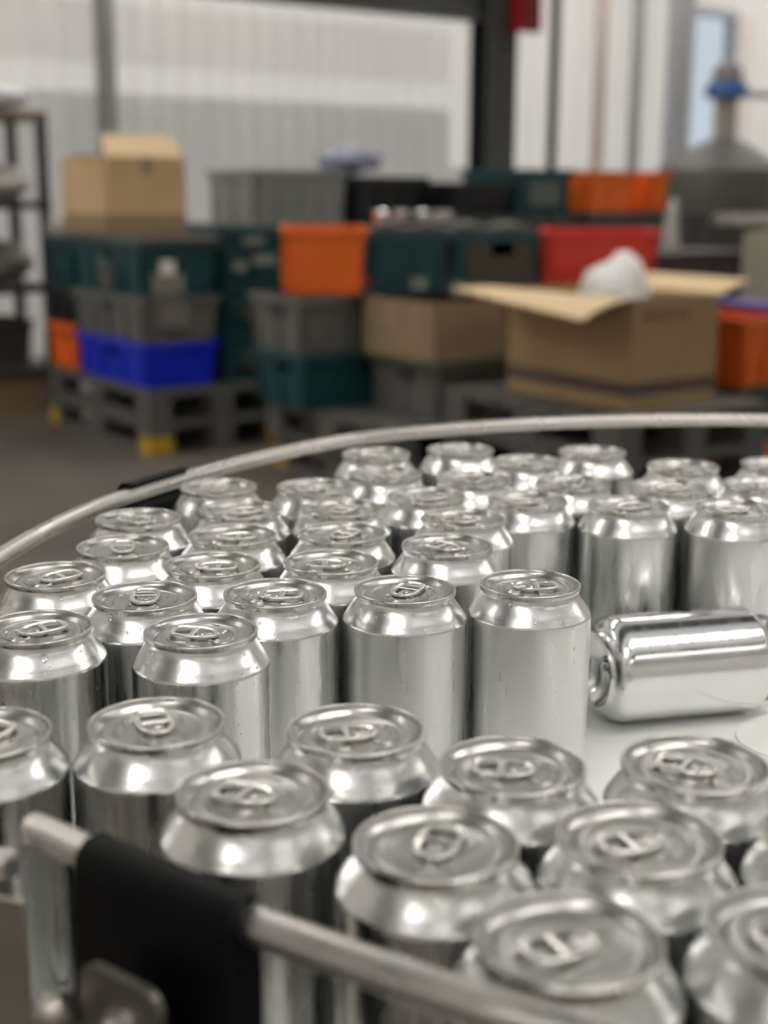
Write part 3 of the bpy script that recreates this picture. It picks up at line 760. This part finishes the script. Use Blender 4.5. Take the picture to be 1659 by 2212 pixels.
for i in range(4): MB().box(.03+i*.18, .12+i*.18, .06, .60, .02, .04).build('rib', P_GREY, sl)
M_TIN = mat('tin_bright', (.85, .85, .86), .12, 1.0)
for i, (x_, r_) in enumerate(((-.02, .035), (.07, .04), (.16, .035), (.25, .05))):
    zz = 1.1185
    tn = MB().lathe([(.0001, 0), (r_*.85, 0), (r_, .012), (r_, .05), (r_*.9, .052), (r_*.9, .014), (.0001, .01)], 24).build('metal_dish', M_TIN, smooth=True, loc=(x_, 6.22, zz))
    tag(tn, 'small shiny metal dish standing on the middle crates', 'dish', 'shiny dishes on the middle crates')

# --- filler stack under the red crate
pallet('grey pallet on the floor under the red crate stack', 1.58, -1.50, 0, .8, 1.0)
crate('dark teal crate at the bottom of the red crate stack', 1.60, -1.40, .157, .6, .42, .22, P_TEAL)
crate('dark grey crate second in the red crate stack', 1.60, -1.40, .379, .6, .42, .22, P_DG)
crate('dark teal crate just under the red crate', 1.60, -1.40, .601, .6, .42, .22, P_TEAL)
crate('bright red crate on top, behind the open cardboard box', 0, 0, 0, .475, .40, .275, P_RED, at=(.690, 5.95, .823), rz=math.radians(-3))
# --- stack between the pallets
pallet('grey pallet in the gap between left and middle stacks', .88, .08, 0, .64, .48)
crate('orange crate low in the gap stack behind the middle pallet', .885, .10, .157, .62, .42, .25, P_OR)
crate('dark teal crate in the gap stack between orange and red', .885, .10, .409, .62, .42, .18, P_TEAL)
crate('red crate in the gap stack above dark teal', .885, .10, .591, .62, .42, .21, P_RED)
crate('dark teal crate topping the gap stack', .885, .10, .803, .62, .42, .25, P_TEAL)

# --- bulk containers in the back
def container(label, a, b, la, lb, h, m):
    r = empty('bulk_container', W(a, b, 0), TH); tag(r, label, 'container')
    for x in (0, la-.10):
        for y in (0, lb-.10): MB().box(x, x+.10, y, y+.10, 0, .10).build('foot', m, r)
    MB().box(0, la, 0, lb, .10, .13).build('bottom', m, r)
    for n_, q in (('side_wall', (0, la, 0, .03)), ('side_wall', (0, la, lb-.03, lb)), ('end_wall', (0, .03, .03, lb-.03)), ('end_wall', (la-.03, la, .03, lb-.03))):
        MB().box(q[0], q[1], q[2], q[3], .13, h-.03).build(n_, m, r)
    for i in range(int(la/.2)+1): MB().box(.01+i*.2, .05+i*.2, -.015, 0, .13, h-.04).build('rib', m, r)
    MB().box(-.015, la+.015, -.015, lb+.015, h-.03, h).build('cover', m, r)
    return r
container('dark bulk container behind the gap stack, under the grey basket', .86, .60, 1.2, .95, 1.06, P_DG)
container('dark grey bulk container under the far teal crate', 2.15, .40, 1.0, 1.1, 1.11, P_DG)
container('dark bulk container under the far orange crates', 3.22, .38, 1.15, 1.1, 1.125, P_DG)
crate('pale grey wire-sided basket on the rear container', .98, .63, 1.061, .60, .5, .30, mat('crate_palegrey', (.27,.27,.26), .5))
crate('black crate in the back beside the grey basket', 1.62, .61, 1.061, .52, .5, .27, P_BLACK)
crate('black crate on the far container in front of teal', 2.18, .42, 1.111, .44, .45, .19, P_BLACK)
crate('far dark teal crate with a grey card, below the dark column', 2.66, .42, 1.111, .46, .5, .27, P_TEAL, labels=(('b', .23, .13, .24, .15, mat('teal_card', (.10,.12,.10), .6)),))
crate('small orange crate far back before the pale wall', 3.27, .42, 1.126, .40, .4, .25, P_OR)
crate('narrow orange crate far back beside the small orange crate', 3.82, .42, 1.126, .17, .4, .25, P_OR)
bag0 = None
def blob(name, loc, rad, m, label, cat, seed, squash=.7, sub=3, amp=.25):
    bm = bmesh.new(); bmesh.ops.create_icosphere(bm, subdivisions=sub, radius=1)
    rnd = random.Random(seed); ph = [rnd.uniform(0, 6) for _ in range(9)]
    for v in bm.verts:
        c = v.co; k = 1 + amp*(math.sin(3.1*c.x+ph[0])*math.sin(2.7*c.y+ph[1]) + .5*math.sin(7*c.z+ph[2]+3*c.x) + .35*math.sin(11*c.y+ph[3]+5*c.z))
        v.co = Vector((c.x*rad[0]*k, c.y*rad[1]*k, c.z*rad[2]*k))
    zmin = min(v.co.z for v in bm.verts)
    for v in bm.verts: v.co.z -= zmin
    me = bpy.data.meshes.new(name); bm.to_mesh(me); bm.free(); me.materials.append(m)
    for p in me.polygons: p.use_smooth = True
    o = link(name, me); o.location = loc; tag(o, label, cat); return o
M_BAG = mat('white_plastic_bag', (.72, .70, .69), .35, vary=.08, vscale=15)
blob('plastic_bag', W(1.75, .85, 1.332), (.17, .13, .07), mat('bluish_bag', (.30,.32,.42), .4), 'bluish crumpled plastic bag on the black crate in the back', 'bag', 3)
blob('plastic_bag', W(3.72, .14, .0), (.07, .04, .60), mat('palebag', (.42,.41,.39), .5), 'tall pale bundle standing before the far orange crates', 'bundle', 5, amp=.08)

# --- open cardboard box on pallets
for i, lb_ in enumerate(('grey pallet at the bottom under the open cardboard box', 'grey pallet in the middle under the open cardboard box', 'grey pallet directly under the open cardboard box')):
    pallet(lb_, .60, -2.52, .157*i, .82, 1.0)
ob = carton('big open cardboard box with spread flaps holding a white plastic bag', .767, -2.40, .472, .47, .68, .41, M_CARD)
MB().box(-.003, 0, 0, .68, .05, .10).build('dark_band', mat('box_band', (.10,.08,.06), .8), ob)
MB().box(0, .47, -.003, 0, .05, .10).build('dark_band', mat('box_band', (.10,.08,.06), .8), ob)
for n_, q in enumerate(((.06, .15), (.17, .22), (.24, .30))): MB().box(q[0], q[1], -.002, 0, .33, .355).build('printed_mark', mat('box_print', (.16,.105,.055), .8), ob)
flap(ob, (0, 0, .41), (0, .68, .41), lambda k: ((-.27*k, -.02*k, -.06*k*k), (-.27*k, .02*k, .035*k - .03*k*k)), M_CARD_IN)
flap(ob, (.47, .68, .41), (.47, 0, .41), lambda k: ((.17*k, 0, .05*k), (.17*k, 0, .05*k)), M_CARD_IN)
flap(ob, (0, .68, .409), (.47, .68, .409), lambda k: ((0, .012+.03*k, -.16*k), (0, .012+.03*k, -.16*k)), M_CARD_IN)
flap(ob, (.47, .0, .41), (.0, .0, .41), lambda k: ((-.0, .012+.02*k, -.20*k), (0., .012+.02*k, -.20*k)), M_CARD, 'inner_flap')
blob('plastic_bag', W(1.00, -2.08, .479), (.16, .20, .27), M_BAG, 'crumpled white plastic bag bulging out of the open cardboard box', 'bag', 11, amp=.14)

# --- right: orange crate stack, cabinet, tank
crate('orange crate on the floor at the bottom of the stack right of the open box', 1.50, -2.30, 0, .62, .6, .24, P_OR)
crate('dark teal crate between two orange crates right of the open box', 1.50, -2.30, .242, .62, .6, .235, P_TEAL)
crate('orange crate on top of the stack right of the open box', 1.50, -2.30, .479, .62, .6, .285, P_OR)
bl = MB().box(0, .25, 0, .4, 0, .03).build('crate_lid', mat('violet_lid', (.06,.03,.22), .5), loc=W(1.80, -2.22, .765), rz=TH); tag(bl, 'violet plastic lid lying on the right orange crate', 'lid')
cbn = empty('metal_cabinet', W(3.35, -1.35, 0), TH); tag(cbn, 'beige metal cabinet standing right of the red crate stack', 'cabinet')
M_BEIGE = mat('beige_paint', (.30, .28, .23), .5)
MB().box(0, .6, .02, .6, .06, 1.04).build('body', M_BEIGE, cbn)
MB().box(.01, .59, 0, .02, .08, 1.02).build('door', M_BEIGE, cbn); MB().box(.52, .54, -.03, 0, .5, .64).build('handle', M_STEEL, cbn); MB().box(.02, .58, .04, .56, 0, .06).build('plinth', P_DG, cbn)
container('dark container behind the red crate stack', 2.55, -.55, 1.2, .50, .92, mat('crate_plum', (.05,.035,.038), .5))
tk = empty('steel_tank', W(5.35, 1.15, 0), TH); tag(tk, 'steel tank with sloped top and blue-ringed valve at the right', 'tank')
M_TANK = mat('tank_steel', (.085, .08, .072), .5, .4, vary=.1, vscale=3)
MB().lathe([(.0001, .55), (.26, .55), (.47, .68), (.49, .72), (.49, 1.36), (.47, 1.42), (.18, 1.60), (.10, 1.64), (.0001, 1.64)], 48).build('shell', M_TANK, tk, True)
MB().lathe([(.495, 1.02), (.51, 1.03), (.51, 1.09), (.495, 1.10)], 48).build('band', M_STEEL, tk, True)
for k in range(4):
    t = PI/4+k*PI/2; MB().tube([(.40*math.cos(t), .40*math.sin(t), 0), (.40*math.cos(t), .40*math.sin(t), .70)], .03, 12).build('leg', M_TANK, tk, True)
MB().tube([(0, 0, 1.63), (0, 0, 1.93)], .085, 20).build('neck_pipe', mat('neck_paint', (.38,.35,.30), .5), tk, True)
MB().lathe([(.0001, 1.93), (.15, 1.93), (.165, 1.95), (.14, 2.04), (.0001, 2.04)], 32).build('valve_ring', mat('valve_blue', (.02,.09,.30), .4), tk, True)
MB().lathe([(.0001, 2.04), (.11, 2.04), (.11, 2.12), (.08, 2.17), (.0001, 2.19)], 24).build('valve_cap', mat('cap_brown', (.20,.18,.16), .5), tk, True)
MB().tube([(.14, 0, 1.97), (.75, -.1, 1.97)], .03, 12).build('valve_lever', M_PLATE, tk, True)

# --- left rack with sacks
rk = empty('shelf_rack', W(-.62, 1.55, 0), TH); tag(rk, 'dark shelving rack at the far left with wooden shelves', 'rack')
M_RACK = mat('rack_steel', (.035, .035, .038), .5)
for x in (0, .78):
    for y in (0, .45): MB().box(x-.025, x+.025, y-.025, y+.025, 0, 1.62).build('upright', M_RACK, rk)
M_WOOD = mat('rack_wood', (.16, .115, .08), .7, vary=.2, vscale=6, stretch=(1, 6, 6))
for z in (.22, .68, 1.14, 1.62): MB().box(-.03, .81, -.03, .48, z, z+.045).build('shelf', M_WOOD if z > 1.5 else M_RACK, rk)
blob('sack', W(-.06, 1.74, 1.668), (.22, .16, .075), mat('white_sack', (.66,.67,.72), .6), 'white sack lying on the top rack shelf', 'sack', 21, amp=.08)
blob('sack', W(-.06, 1.78, 1.187), (.22, .15, .10), mat('cream_sack', (.60,.57,.53), .6), 'cream sack lying on the second rack shelf', 'sack', 22, amp=.08)
blob('sack', W(-.06, 1.78, .727), (.22, .15, .12), mat('grey_sack', (.24,.225,.21), .6), 'grey sack lying on the third rack shelf', 'sack', 23, amp=.08)
crate('dark grey crate on the lowest rack shelf', -.55, 1.60, .266, .62, .36, .26, P_DG)
bx = carton('closed brown carton on the floor under the rack', -.57, 1.57, 0, .70, .40, .205, M_CARD_DK)
MB().box(0, .70, 0, .40, .205, .211).build('top', M_CARD_DK, bx)
